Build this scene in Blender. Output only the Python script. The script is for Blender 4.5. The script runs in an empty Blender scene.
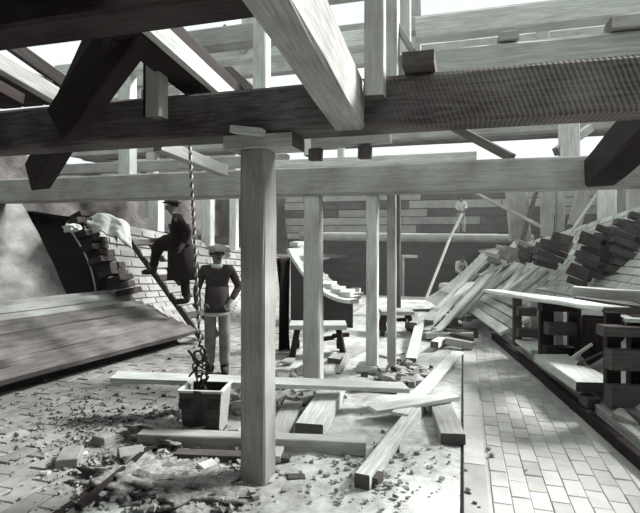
import bpy, bmesh, math, random
from mathutils import Vector, Matrix, noise
rnd = random.Random(7)
C = bpy.context.scene.collection
SC = bpy.context.scene
# ---------------------------------------------------------------- camera
H = 1.85
YAW = math.radians(15.96)
FP = 500.0
cam = bpy.data.cameras.new('camera'); camo = bpy.data.objects.new('camera', cam); C.objects.link(camo)
cam.sensor_fit = 'HORIZONTAL'; cam.sensor_width = 36; cam.lens = 36*FP/640
cam.shift_y = -19.5/640; cam.clip_end = 300; cam.clip_start = .05
camo.location = (0, 0, H); camo.rotation_euler = (math.radians(90), 0, YAW)
SC.camera = camo
Fv = Vector((-math.sin(YAW), math.cos(YAW), 0)); Rv = Vector((math.cos(YAW), math.sin(YAW), 0))
def P(u, v, D): return Vector((0, 0, H)) + D*(Fv + Rv*((u-320)/FP)) + Vector((0, 0, D*(237-v)/FP))
def PZ(u, v, z=0.0): return P(u, v, (H-z)*FP/(v-237))            # point of height z seen at u, v
def PY(u, v, Y):                                                  # point of depth Y seen at u, v
    r = (u-320)/FP
    return P(u, v, Y/(Fv.y+Rv.y*r))
# ---------------------------------------------------------------- light
w = bpy.data.worlds.new('sky'); SC.world = w; w.use_nodes = True
bg = w.node_tree.nodes['Background']; bg.inputs[0].default_value = (.93, 1.0, .965, 1); bg.inputs[1].default_value = .60
sun = bpy.data.lights.new('sun', 'SUN'); suno = bpy.data.objects.new('sun', sun); C.objects.link(suno)
sun.energy = 6.8; sun.angle = math.radians(16); sun.color = (1, 1, .97)
suno.rotation_euler = Vector((1.0, .78, 1.05)).to_track_quat('Z', 'Y').to_euler()
SC.view_settings.view_transform = 'Standard'; SC.view_settings.look = 'None'
SC.view_settings.exposure = 0.8; SC.view_settings.gamma = 1; SC.view_settings.use_curve_mapping = False
# ---------------------------------------------------------------- materials
def tone(g):                       # sepia shadows, faintly green lights
    t = min(1, g/.6)
    d = max(0, 1-g/.09)
    return (g*(1.08*(1-t)+.955*t)+.006*d, g*(.95*(1-t)+1.02*t), g*(.94*(1-t)+.975*t)+.001*d, 1)
def mat(name, lo, hi, scale=(1, 13, 13), ns=3.6, bump=.3, blot=.5, rough=.85, saw=False, dist=.01, metal=0):
    m = bpy.data.materials.new(name); m.use_nodes = True
    n = m.node_tree.nodes; l = m.node_tree.links; b = n['Principled BSDF']
    b.inputs['Roughness'].default_value = rough; b.inputs['Metallic'].default_value = metal
    b.inputs['Specular IOR Level'].default_value = .25
    tc = n.new('ShaderNodeTexCoord'); oi = n.new('ShaderNodeObjectInfo')
    mu = n.new('ShaderNodeVectorMath'); mu.operation = 'SCALE'; mu.inputs[0].default_value = (37, 19, 53); l.new(oi.outputs['Random'], mu.inputs['Scale'])
    ad = n.new('ShaderNodeVectorMath'); ad.operation = 'ADD'; l.new(tc.outputs['Object'], ad.inputs[0]); l.new(mu.outputs[0], ad.inputs[1])
    mp = n.new('ShaderNodeMapping'); mp.inputs['Scale'].default_value = scale; l.new(ad.outputs[0], mp.inputs[0])
    n1 = n.new('ShaderNodeTexNoise'); n1.inputs['Scale'].default_value = ns; n1.inputs['Detail'].default_value = 6; n1.inputs['Roughness'].default_value = .65; l.new(mp.outputs[0], n1.inputs['Vector'])
    n2 = n.new('ShaderNodeTexNoise'); n2.inputs['Scale'].default_value = 2.2; n2.inputs['Detail'].default_value = 4; l.new(ad.outputs[0], n2.inputs['Vector'])
    mx = n.new('ShaderNodeMath'); mx.operation = 'MULTIPLY_ADD'; l.new(n2.outputs[0], mx.inputs[0]); mx.inputs[1].default_value = blot
    m1 = n.new('ShaderNodeMath'); m1.operation = 'MULTIPLY'; l.new(n1.outputs[0], m1.inputs[0]); m1.inputs[1].default_value = 1-blot; l.new(m1.outputs[0], mx.inputs[2])
    hgt = mx.outputs[0]
    if saw:
        mw = n.new('ShaderNodeMapping'); mw.inputs['Rotation'].default_value = (0, .35, 0); l.new(tc.outputs['Object'], mw.inputs[0])
        wv = n.new('ShaderNodeTexWave'); wv.inputs['Scale'].default_value = 10.5; wv.inputs['Distortion'].default_value = .8; wv.inputs['Detail'].default_value = 0; l.new(mw.outputs[0], wv.inputs[0])
        ms = n.new('ShaderNodeMath'); ms.operation = 'MULTIPLY_ADD'; 
        sx = n.new('ShaderNodeSeparateXYZ'); l.new(tc.outputs['Object'], sx.inputs[0])
        mk = n.new('ShaderNodeMapRange'); mk.inputs[1].default_value = .3; mk.inputs[2].default_value = 1.6; mk.inputs[3].default_value = 0; mk.inputs[4].default_value = .2; l.new(sx.outputs['X'], mk.inputs[0])
        l.new(wv.outputs['Fac'], ms.inputs[0]); l.new(mk.outputs[0], ms.inputs[1]); l.new(hgt, ms.inputs[2]); 
        sb = n.new('ShaderNodeMath'); sb.operation = 'SUBTRACT'; l.new(ms.outputs[0], sb.inputs[0]); sb.inputs[1].default_value = .08; hgt = sb.outputs[0]
    cr = n.new('ShaderNodeValToRGB'); cr.color_ramp.elements[0].position = .33; cr.color_ramp.elements[1].position = .67
    cr.color_ramp.elements[0].color = tone(lo); cr.color_ramp.elements[1].color = tone(hi); l.new(hgt, cr.inputs[0])
    hs = n.new('ShaderNodeHueSaturation'); l.new(cr.outputs[0], hs.inputs['Color'])
    mr = n.new('ShaderNodeMapRange'); mr.inputs[3].default_value = .82; mr.inputs[4].default_value = 1.16; l.new(oi.outputs['Random'], mr.inputs[0]); l.new(mr.outputs[0], hs.inputs['Value'])
    l.new(hs.outputs[0], b.inputs['Base Color'])
    bp = n.new('ShaderNodeBump'); bp.inputs['Strength'].default_value = bump; bp.inputs['Distance'].default_value = dist; l.new(hgt, bp.inputs['Height']); l.new(bp.outputs[0], b.inputs['Normal'])
    return m
M = {}
M['baulk'] = mat('weathered baulk timber', .16, .46, bump=.5)
M['saw'] = mat('saw marked baulk timber', .04, .20, bump=.6, saw=True, dist=.02)
M['post'] = mat('stained post timber', .16, .40, bump=.5)
M['dark'] = mat('near-black timber', .008, .03, bump=.3)  # even near-black, for the darkest timbers
M['brown'] = mat('old brown timber', .035, .13, bump=.5)
M['deepbrown'] = mat('very dark brown timber', .012, .06, bump=.4)  # very dark brown, for the beam across the top left corner
M['pale'] = mat('pale new timber', .38, .76, bump=.3, blot=.25)
M['mid'] = mat('grey timber', .24, .52, bump=.4)
M['rough'] = mat('rough split timber', .045, .26, scale=(.7, 14, 14), bump=.8)
M['brickL'] = mat('dusty floor brick', .19, .40, scale=(1, 1, 1), ns=9, bump=.4, blot=.5)
M['brickR'] = mat('pale floor brick', .32, .46, scale=(1, 1, 1), ns=8, bump=.2, blot=.6)
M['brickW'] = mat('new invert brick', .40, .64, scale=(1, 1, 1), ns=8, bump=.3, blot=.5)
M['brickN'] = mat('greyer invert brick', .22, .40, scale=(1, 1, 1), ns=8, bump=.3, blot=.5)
M['brickD'] = mat('dark engineering brick', .03, .10, scale=(1, 1, 1), ns=8, bump=.4)
M['brickK'] = mat('near-black brick', .015, .06, scale=(1, 1, 1), ns=8, bump=.4)  # near-black, for the left brick teeth
M['endgrain'] = mat('cut end grain', .05, .15, scale=(1, 1, 1), ns=14, bump=.3)
M['joint'] = mat('mortar joint', .13, .24, scale=(1, 1, 1), ns=12, bump=.4)
M['jointF'] = mat('filled floor joint', .27, .40, scale=(1, 1, 1), ns=12, bump=.2)
M['jointP'] = mat('pale mortar joint', .28, .42, scale=(1, 1, 1), ns=12, bump=.4)
M['rub'] = mat('damp mortar rubble', .10, .42, scale=(1, 1, 1), ns=16, bump=1, blot=.3, dist=.03)
M['dirt'] = mat('cement dust and dirt', .20, .62, scale=(1, 1, 1), ns=9, bump=.9, blot=.5, dist=.03)
M['earth'] = mat('dark clay', .03, .14, scale=(1, 1, 1), ns=4, bump=1, blot=.5, dist=.08)
M['plaster'] = mat('rough render', .10, .42, scale=(1, 1, 1.6), ns=2.5, bump=.9, blot=.5, dist=.04)
M['brickfar'] = mat('town brick', .16, .34, scale=(1, 1, 1), ns=6, bump=.3)
M['iron'] = mat('black iron', .02, .07, scale=(1, 1, 1), ns=20, bump=.2, rough=.5, metal=.3)
M['rope'] = mat('hemp rope', .35, .6, scale=(1, 1, 1), ns=30, bump=.2)
M['coat'] = mat('black wool', .006, .018, scale=(1, 1, 1), ns=20, bump=.2)
M['jacket'] = mat('drab jacket cloth', .03, .07, scale=(1, 1, 1), ns=14, bump=.3)
M['trouser'] = mat('dusty trouser cloth', .14, .38, scale=(1, 1, 1), ns=7, bump=.3)
M['cap'] = mat('pale cap cloth', .3, .5, scale=(1, 1, 1), ns=12, bump=.3)
M['skin'] = mat('skin', .16, .24, scale=(1, 1, 1), ns=8, bump=.1)
M['shirt'] = mat('white shirt', .5, .7, scale=(1, 1, 1), ns=9, bump=.2)
M['leather'] = mat('boot leather', .02, .06, scale=(1, 1, 1), ns=9, bump=.2)
M['sack'] = mat('sacking', .35, .7, scale=(1, 1, 1), ns=9, bump=.6)
M['stone'] = mat('broken stone', .2, .5, scale=(1, 1, 1), ns=7, bump=.6)
M['gap'] = mat('near-black boards and gap shade', .015, .05, bump=.3)  # near-black for boards, panes and sheets standing in for shade in gaps
# ---------------------------------------------------------------- helpers
def link(name, me, m, parent=None, mtx=None):
    o = bpy.data.objects.new(name, me); C.objects.link(o)
    if m is not None and not me.materials: me.materials.append(m)
    if mtx is not None: o.matrix_world = mtx
    if parent is not None:
        o.parent = parent
        o.matrix_parent_inverse = Matrix.Identity(4)
        o.matrix_local = parent.matrix_local.inverted() @ (mtx if mtx is not None else Matrix.Identity(4))
    return o
def tag(o, label, cat, group=None, kind=None):
    if label: o['label'] = label
    if cat: o['category'] = cat
    if group: o['group'] = group
    if kind: o['kind'] = kind
    return o
def bmobj(name, bm, m, parent=None, mtx=None, smooth=False):
    me = bpy.data.meshes.new(name); bmesh.ops.recalc_face_normals(bm, faces=bm.faces[:]); bm.to_mesh(me); bm.free()
    if smooth:
        for p in me.polygons: p.use_smooth = True
    return link(name, me, m, parent, mtx)
def empty(name, loc=(0, 0, 0), rz=0):
    o = bpy.data.objects.new(name, None); C.objects.link(o); o.empty_display_size = .1
    o.matrix_world = Matrix.Translation(Vector(loc)) @ Matrix.Rotation(rz, 4, 'Z'); return o
def frame(p0, p1, up=Vector((0, 0, 1))):
    x = (p1-p0).normalized(); y = Vector(up).cross(x)
    if y.length < 1e-3: y = Vector((0, 1, 0)).cross(x) if abs(x.y) < .9 else Vector((1, 0, 0)).cross(x)
    y.normalize(); z = x.cross(y)
    R = Matrix((x, y, z)).transposed().to_4x4()
    return Matrix.Translation((p0+p1)/2) @ R
def timber_bm(L, wd, h, seg=None, jit=None, cham=None):
    bm = bmesh.new(); seg = seg or max(2, min(9, int(L/.45))); jit = min(wd, h)*.02 if jit is None else jit
    c = min(wd, h)*.07 if cham is None else cham
    prof = [(-wd/2+c, -h/2), (wd/2-c, -h/2), (wd/2, -h/2+c), (wd/2, h/2-c), (wd/2-c, h/2), (-wd/2+c, h/2), (-wd/2, h/2-c), (-wd/2, -h/2+c)]
    rings = []
    for i in range(seg+1):
        x = -L/2+L*i/seg
        rings.append([bm.verts.new((x+(rnd.uniform(-jit, jit) if i in (0, seg) else 0), a+rnd.uniform(-jit, jit), b+rnd.uniform(-jit, jit))) for a, b in prof])
    for i in range(seg):
        for k in range(8): bm.faces.new((rings[i][k], rings[i][(k+1) % 8], rings[i+1][(k+1) % 8], rings[i+1][k]))
    bm.faces.new(rings[0]).material_index = 1; bm.faces.new(rings[-1][::-1]).material_index = 1
    return bm
def T(name, label, cat, p0, p1, wd, h, m='baulk', group=None, up=(0, 0, 1), parent=None, kind=None, **k):
    p0 = Vector(p0); p1 = Vector(p1)
    o = bmobj(name, timber_bm((p1-p0).length, wd, h, **k), M[m], parent, frame(p0, p1, up)); o.data.materials.append(M['endgrain' if m in ('mid', 'pale', 'baulk', 'post', 'saw') and min(wd, h) > .05 else m])
    if parent is None or label: tag(o, label, cat if parent is None else None, group, kind)
    return o
def CB(name, label, Y, x0, x1, z0, z1, dep=.3, m='baulk', group=None, cat='beam', **k):   # cross beam, front face at Y
    return T(name, label, cat, (x0, Y+dep/2, (z0+z1)/2), (x1, Y+dep/2, (z0+z1)/2), dep, z1-z0, m, group, **k)
def VP(name, label, x, y, z0, z1, wx, wy, m='post', cat='post', group=None, **k):
    return T(name, label, cat, (x, y, z0), (x, y, z1), wx, wy, m, group, up=(0, -1, 0), **k)
def addbox(bm, mtx, sx, sy, sz, j=0):
    vs = [bm.verts.new(mtx @ Vector((sx*a/2+rnd.uniform(-j, j), sy*b/2+rnd.uniform(-j, j), sz*c/2+rnd.uniform(-j, j)))) for a in (-1, 1) for b in (-1, 1) for c in (-1, 1)]
    for f in ((0, 1, 3, 2), (4, 6, 7, 5), (0, 4, 5, 1), (2, 3, 7, 6), (0, 2, 6, 4), (1, 5, 7, 3)): bm.faces.new([vs[i] for i in f])
def tube_bm(bm, pts, r, n=8, cap=True):
    rings = []
    for i, p in enumerate(pts):
        d = (pts[min(i+1, len(pts)-1)]-pts[max(i-1, 0)]).normalized()
        a = d.cross(Vector((0.1, .2, 1)) if abs(d.z) < .95 else Vector((0, 1, .1))).normalized(); b = d.cross(a)
        rr = r[i] if isinstance(r, (list, tuple)) else r
        rings.append([bm.verts.new(p+a*math.cos(2*math.pi*k/n)*rr+b*math.sin(2*math.pi*k/n)*rr) for k in range(n)])
    for i in range(len(rings)-1):
        for k in range(n): bm.faces.new((rings[i][k], rings[i][(k+1) % n], rings[i+1][(k+1) % n], rings[i+1][k]))
    if cap: bm.faces.new(rings[0][::-1]); bm.faces.new(rings[-1])
    return bm
def brick_mesh(name, a, b, c, m, var=0):
    bm = bmesh.new(); addbox(bm, Matrix.Identity(4), a, b, c, j=.003)
    bmesh.ops.bevel(bm, geom=[e for e in bm.edges if all(v.co.z > 0 for v in e.verts)], offset=.006, segments=1, affect='EDGES')
    me = bpy.data.meshes.new(name); bmesh.ops.recalc_face_normals(bm, faces=bm.faces[:]); bm.to_mesh(me); bm.free(); me.materials.append(m); return me
def brickwork(parent, cells, size, m, name='brick', limit=300):
    """cells: list of (matrix, key); lowest keys become parts, the rest one stuff part"""
    vis = sorted(cells, key=lambda c: c[1])
    meshes = [brick_mesh(name, *size, m) for _ in range(4)]
    for mt, k in vis[:limit]:
        link(name, rnd.choice(meshes), None, parent, mt)
    if len(vis) > limit:
        bm = bmesh.new()
        for mt, k in vis[limit:]: addbox(bm, mt, *size, j=.002)
        o = bmobj(name+'_courses', bm, m, parent); o['kind'] = 'stuff'
def inview(p, mg=20):
    d = p-Vector((0, 0, H)); D = d.dot(Fv)
    if D < .5: return None
    u = 320+FP*d.dot(Rv)/D; v = 237-FP*d.z/D
    return (u, v, D) if -mg < u < 640+mg and -mg < v < 513+mg else None
def grid_bm(fn, us, vs):
    bm = bmesh.new(); g = [[bm.verts.new(fn(a, b)) for b in vs] for a in us]
    for i in range(len(us)-1):
        for j in range(len(vs)-1): bm.faces.new((g[i][j], g[i+1][j], g[i+1][j+1], g[i][j+1]))
    return bm
def lin(a, b, n): return [a+(b-a)*i/n for i in range(n+1)]
# ---------------------------------------------------------------- plan of the two banks
def interp(y, tab):
    if y <= tab[0][0]: return tab[0][1]+(y-tab[0][0])*(tab[1][1]-tab[0][1])/(tab[1][0]-tab[0][0])
    for (a, b), (c, d) in zip(tab, tab[1:]):
        if y <= c: return b+(y-a)*(d-b)/(c-a)
    return tab[-1][1]
def XR(y): return interp(y, [(1.5, 1.9), (4.54, 1.36), (9.4, .58), (15, -1.07)])
def XL(y): return interp(y, [(4, -5.58), (8, -4.56), (12, -3.75), (15, -3.2)])
def zR(s): return .55*s+.18*s*s
def zL(s): return .2*s*s+.08*s**4
def topR(y): return interp(y, [(3, 2.5), (9.7, 2.4), (12.9, 1.9), (15, 1.6)])
def topL(y): return interp(y, [(4, 2.2), (8, 2.03), (12, 1.83), (15, 1.6)])
# ---------------------------------------------------------------- setting: floor
fl = bmobj('floor', grid_bm(lambda x, y: Vector((x, y, -.035)), [-9, 4], [-2, 16]), M['joint']); tag(fl, None, None, kind='structure')
cells = []; cw, cl = .185, .31
for i in range(int((XL(0)-0)/cw)-12, 0):
    x = -2.62+cw*(i+.5)+0
    for i2 in [0]: pass
    for j in range(60):
        y = 1.2+(j+.5*(i % 2))*cl
        if x < XL(y)-.1 or x > -2.6 or y > 15: continue
        if x < -10: continue
        p = Vector((x, y, -.02+rnd.uniform(-.004, .006)))
        s = inview(p)
        if not s: continue
        cells.append((Matrix.Translation(p) @ Matrix.Rotation(rnd.uniform(-.02, .02), 4, 'Z') @ Matrix.Rotation(rnd.uniform(-.015, .015), 4, 'X'), s[2]))
brickwork(fl, cells, (cw-.012, cl-.014, .05), M['brickL'])
# right floor of fine pale brick: a second piece of the setting
fr = bmobj('floor_right', grid_bm(lambda x, y: Vector((x, y, -.006)), [0.0, 3.2], [-1, 15]), M['jointF']); tag(fr, None, None, kind='structure')
cells = []
for i in range(30):
    x = .20+(i+.5)*.13
    for j in range(70):
        y = .8+(j+.5*(i % 2))*.25
        if x > XR(y)+.25 or y > 14: continue
        p = Vector((x, y, -.02+rnd.uniform(0, .003))); s = inview(p)
        if s: cells.append((Matrix.Translation(p) @ Matrix.Rotation(rnd.uniform(-.008, .008), 4, 'X'), s[2]))
brickwork(fr, cells, (.128, .248, .04), M['brickR'])
for k in range(12):   # pale edging slabs along the joint
    y0 = .8+k*1.15
    T('edging_slab', None, None, (.09, y0, -.018), (.09, y0+1.14, -.018), .17, .05, 'brickR', parent=fr, jit=.001, cham=.004)
# centre channel of dust
def fdirt(x, y):
    n = noise.noise(Vector((x*1.3, y*1.3, 0)))*.035+noise.noise(Vector((x*5, y*5, 3)))*.02+noise.noise(Vector((x*14, y*14, 7)))*.010
    e = min(1, (x+2.58)/.15, (-.03-x)/.15); f = .35 if x > -1.1 else 1.0
    return Vector((x, y, -.012+max(0, e)*(.012+n*f)))
cf = bmobj('floor_channel', grid_bm(fdirt, lin(-2.58, -.02, 64), lin(.5, 15, 260)), M['dirt'], smooth=True); tag(cf, None, None, kind='structure')
ge = bmobj('light_block_ground', grid_bm(lambda x, y: Vector((x, y, -.76)), [-90, 90], [-90, 90]), M['earth']); tag(ge, None, None, kind='structure')  # added outer ground, keeps sky light off undersides from below
# gutter slot beside the dirt and far pit floor
T('trim_1', None, None, (-2.60, 1.0, -.02), (-2.60, 4.25, -.0), .05, .06, 'dark', kind='structure')
pf = bmobj('floor_pit', grid_bm(lambda x, y: Vector((x, y, -.7)), [-14, 8], [14.9, 24]), M['earth']); tag(pf, None, None, kind='structure')
st = bmobj('trim_2', grid_bm(lambda x, z: Vector((x, 15.0, z)), [-6, 3], [-.7, -.01]), M['brown']); tag(st, None, None, kind='structure')
# ---------------------------------------------------------------- right brick bank
ysr = lin(2.2, 15.6, 36)
def bankR(y, q, lift=0): s = q*topR(y); return Vector((XR(y)+s, y, zR(s)+lift))
wr = bmobj('wall_right', grid_bm(lambda y, q: bankR(y, q), ysr, lin(0, 1, 14)), M['jointP'], smooth=True); tag(wr, None, None, kind='structure')
cells = []
def surf_cells(fn, y0, y1, ly, ql, lo, hi, nq):
    out = []; j = 0
    for k in range(nq):
        q = lo+(hi-lo)*(k+.5)/nq; y = y0+(ly/2 if k % 2 else 0)
        while y < y1:
            p = fn(y, q); dy = (fn(y+.05, q)-p).normalized(); dq = (fn(y, q+.02)-p).normalized()
            nz = dq.cross(dy); nz = -nz if nz.z < 0 else nz; nz.normalize(); dq = nz.cross(dy)
            mt = Matrix((dy, dq, nz)).transposed().to_4x4(); mt.translation = p+nz*(.012+rnd.uniform(0, .008))
            s = inview(p)
            if s: out.append((mt, s[2]))
            y += ly
    return out
cells = surf_cells(bankR, 6.2, 15.4, .33, None, .28, 1.0, 18)
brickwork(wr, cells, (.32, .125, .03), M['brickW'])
gr = bmobj('ground_right', grid_bm(lambda y, t: Vector((XR(y)+topR(y)+t*5, y, zR(topR(y))+t*.6+.08*noise.noise(Vector((y, t*5, 1))))), lin(2.2, 24, 30), lin(0, 1, 8)), M['earth'], smooth=True); tag(gr, None, None, kind='structure')
# ---------------------------------------------------------------- left brick bank
def bankL(y, q): s = q*topL(y); return Vector((XL(y)-s, y, zL(s)))
wl = bmobj('wall_left', grid_bm(lambda y, q: bankL(y, q), lin(7.75, 15.6, 24), lin(0, 1, 14)), M['jointP'], smooth=True); tag(wl, None, None, kind='structure')
cells = surf_cells(bankL, 7.85, 15.4, .33, None, .05, 1.0, 24)
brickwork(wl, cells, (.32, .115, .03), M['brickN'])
gl = bmobj('ground_left', grid_bm(lambda y, t: Vector((XL(y)-topL(y)-t*5, y, zL(topL(y))+t*.5+.1*noise.noise(Vector((y, t*5, 4))))), lin(7.75, 24, 26), lin(0, 1, 8)), M['earth'], smooth=True); tag(gl, None, None, kind='structure')
# rendered drum face left of the gap
def drum(y, t):
    X0 = -5.97-.256*(8-y)-.25; a = t*1.15
    n = noise.noise(Vector((y*2, t*5, 0)))*.05+noise.noise(Vector((y*7, t*14, 0)))*.02
    return Vector((X0-1.35*t*1.05-n, y+.25*t, .75+1.75*math.sin(a)*1.0+.25*t*t+n))
dr = bmobj('wall_left_render', grid_bm(drum, lin(3.6, 7.05, 40), lin(0, 1, 24)), M['plaster'], smooth=True); tag(dr, None, None, kind='structure')
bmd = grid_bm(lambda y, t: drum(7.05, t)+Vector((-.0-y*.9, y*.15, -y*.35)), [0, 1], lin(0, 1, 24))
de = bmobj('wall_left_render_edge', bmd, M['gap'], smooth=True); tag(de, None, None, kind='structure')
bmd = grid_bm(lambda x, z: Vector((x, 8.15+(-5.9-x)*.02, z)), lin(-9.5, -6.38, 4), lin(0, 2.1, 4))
dg = bmobj('gap_shade_sheet', bmd, M['gap']); tag(dg, None, None, kind='structure')  # near-black sheet standing in for the shade of the gap
# sloping plank deck on the left
dk = empty('plank_deck', (-5.4, 6, 0)); tag(dk, 'sloping deck of long rough planks on left bank, below the rendered wall', 'decking')
nd = 10
for k in range(nd):
    t = (k+.5)/nd; s = 1.55*t; z = .22+.66*t**1.1
    off = lambda y: (-4.43-.17*(7.7-y))*(1-t)+(-6.0-.256*(7.9-y))*t
    y1 = 7.72-rnd.uniform(0, .05); m = 'rough' if k < 6 else 'plaster'
    up = Vector((.46, 0, .88))
    p0 = Vector((off(2.6), 2.6, z+.0)); p1 = Vector((off(y1), y1, z))
    lift = .045*((k*7) % 3)/2-(.02 if k > 6 else 0)
    o = T('plank', None, None, p0+up*lift, p1+up*lift, .175, .055+(.03 if k % 3 == 0 else 0), 'rough' if k < 7 else 'mid', parent=dk, up=up, jit=.008)
for y in (3.4, 4.6, 5.8, 7.1):
    x = -4.52-.256*(7.75-y)
    T('bearer', None, None, (x-.25, y, .10), (x-1.5, y, .60), .12, .12, 'dark', parent=dk)
T('deck_shade_strip', None, None, (-4.75-.17*5.1, 2.6, .09), (-4.75, 7.6, .09), .05, .16, 'gap', parent=dk)  # near-black strip for the shadow under the deck edge
# toothed dark brick end on the left
def teeth(name, label, path, blk, seed, m='brickD', wj=.12):
    r2 = random.Random(seed); e = empty(name, path[0]); tag(e, label, 'brickwork')
    ms = [brick_mesh('brick', *blk, M[m]) for _ in range(3)]
    n = len(path)
    for i, p in enumerate(path):
        d = (path[min(i+1, n-1)]-path[max(i-1, 0)]).normalized()
        for k in range(2):
            side = Vector((0, 1, 0)); q = p+side*(k*blk[1]*.98+r2.uniform(-.03, .03)-(.1 if i % 2 else 0))
            mt = Matrix.Translation(q) @ Matrix.Rotation(math.atan2(d.z, d.x)*.35+r2.uniform(-.1, .1), 4, 'Y') @ Matrix.Rotation(r2.uniform(-.15, .15), 4, 'Z')
            link('brick', ms[k], None, e, mt)
    return e
pl = []
for k in range(13):
    t = k/12; v = 216+76*t; u = 84+46*t**1.35+6*math.sin(t*3.1)*0
    pl.append(P(u-4, v, 9.0-.3*t))
teeth('toothed_brick_end', 'dark stepped brick teeth of left bank above the plank deck', pl, (.27, .2, .10), 3, 'brickK')
# curved rod, sack
bm = bmesh.new(); tube_bm(bm, [P(70+25*t+5*math.sin(t*3), 229+62*t, 8.75) for t in lin(0, 1, 10)], .014, 6)
tag(bmobj('bent_rod', bm, M['pale'], smooth=True), 'thin pale curved rod in dark gap beside the left brick teeth', 'rod')
def lumpy(name, label, cat, c, rx, ry, rz, m, seed=0, am=.35, fr=1.6, rot=0, base=None, parent=None):
    bm = bmesh.new(); bmesh.ops.create_icosphere(bm, subdivisions=4, radius=1)
    for v in bm.verts:
        d = v.co.normalized(); k = 1+am*noise.noise(d*fr+Vector((seed*7.1, 0, 0)))+am*.5*abs(noise.noise(d*fr*3.3+Vector((0, seed*3.3, 0))))
        v.co = Vector((d.x*rx*k, d.y*ry*k, d.z*rz*k))
        if base is not None: v.co.z = max(v.co.z, base)
    o = bmobj(name, bm, M[m], parent, Matrix.Translation(Vector(c)) @ Matrix.Rotation(rot, 4, 'Z'), smooth=True)
    if label: tag(o, label, cat)
    return o
def sackfn(a, t):
    arch = 13*(a-.35)**2*2
    f = math.sin(a*17+t*2)*.035*(.3+t)+noise.noise(Vector((a*6, t*4, 3)))*.05
    return P(82+47*a+3*t, 213+arch+(25-9*(1-a))*t**1.3, 9.25-.45*t**.7-f)+Vector((0, 0, f*.6))
bm = grid_bm(sackfn, lin(0, 1, 40), lin(0, 1, 20)); bmesh.ops.recalc_face_normals(bm, faces=bm.faces[:]); bmesh.ops.solidify(bm, geom=bm.faces[:], thickness=.02)
tag(bmobj('sacking', bm, M['sack'], smooth=True), 'crumpled pale sacking draped over the top of left bank', 'sack')
lumpy('rubble_heap', 'small pale lump of mortar on ledge left of the sack', 'rubble', P(72, 228, 8.7), .13, .1, .07, 'sack', 5, .6, 2)
# ladder against left bank
def ladder(p0, p1, width, n):
    e = empty('ladder', p0); tag(e, 'wooden ladder with wide flat rungs laid up the left bank', 'ladder')
    yv = Vector((.25, 1, 0)).normalized()
    for sgn in (-1, 1):
        T('rail', None, None, p0+yv*sgn*width/2, p1+yv*sgn*width/2, .05, .11, 'brown', parent=e)
    for k in range(n):
        p = p0+(p1-p0)*((k+.6)/n)+Vector((.03, 0, .05))
        T('rung', None, None, p-yv*(width/2+.05), p+yv*(width/2+.05), .12, .045, 'brown' if k % 3 == 1 else 'mid', parent=e, up=(.8, -.35, .6))
L0 = Vector((-4.28, 7.95, .08)); L1 = Vector((-5.95, 8.25, 1.78))
ladder(L0, L1, .42, 8)
# ---------------------------------------------------------------- main frames
CB('cross_beam', 'saw marked dark baulk, nearest full-width cross beam on the front post', 3.39, -5.6, 3.6, 2.61, 2.945, .33, 'saw', jit=.006)
CB('cross_beam', 'pale heavy cross beam behind the front post, just above the men', 6.65, -8.2, 4.6, 2.435, 2.83, .36, 'mid', jit=.005)
CB('cross_beam', 'whitish baulk lying close behind the saw marked beam, right half', 3.95, -.62, 3.6, 2.98, 3.30, .3, 'pale', jit=.012)
VP('front_post', 'heavy stained square post standing in the foreground dust', -1.505, 3.55, -.01, 2.50, .20, .24, 'post', jit=.005)
T('head_plate', 'short pale bearing block on top of the front post', 'block', (-1.72, 3.54, 2.555), (-1.18, 3.54, 2.555), .3, .1, 'mid')
T('packing_wedge', 'small tilted wedge on the bearing block of front post', 'wedge', (-1.62, 3.34, 2.635), (-1.38, 3.34, 2.60), .09, .05, 'pale')
p = PY(312, 380, 5.9)
T('middle_post', 'pale square post left of centre, foot among the stacked baulks', 'post', (p.x, 5.95, 0), (PY(312, 200, 6.72).x, 6.80, 2.43), .22, .2, 'mid', up=(0, -1, 0))
p = PY(371, 370, 6.7)
VP('centre_post', 'tall pale post right of centre on a stone pad', p.x, 6.83, .08, 2.43, .15, .2, 'pale')
VP('centre_post_twin', 'narrow grey post doubled behind the pale centre post', p.x+.22, 7.15, 0, 2.75, .12, .12, 'mid')
T('pad_stone', 'low pale stone pad under the centre post', 'stone', (p.x-.2, 6.83, .045), (p.x+.2, 6.83, .045), .36, .1, 'pale', cham=.03)
# sloping longitudinal struts
def SL(name, label, xe, ye, zb, wd, h, y0, m, k=.136, **kw):
    return T(name, label, 'beam', (xe, ye, zb+h/2), (xe, y0, zb+h/2+(ye-y0)*k), wd, h, m, **kw)
SL('raking_strut', 'massive pale-sided strut overhead running down to the saw marked beam', -.755, 3.38, 2.585, .20, .33, -.6, 'baulk', jit=.006)
SL('raking_strut', 'dark overhead strut crossing top of the saw marked beam at left', -2.10, 4.3, 2.95, .27, .3, -.6, 'dark')
e = PY(600, 187, 6.55)
SL('raking_strut', 'short black strut at right between the two main cross beams', e.x+.02, 6.64, 2.45, .33, .34, 3.75, 'dark', k=.14)
CB('cross_beam', 'near-black thick beam across the top left corner, close overhead', 2.35, -4.8, -.88, 3.10, 3.46, .3, 'deepbrown')
CB('hoist_beam', 'pale edged timber over the rope at upper left', 4.75, -3.6, -1.75, 3.86, 4.06, .2, 'mid')
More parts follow.
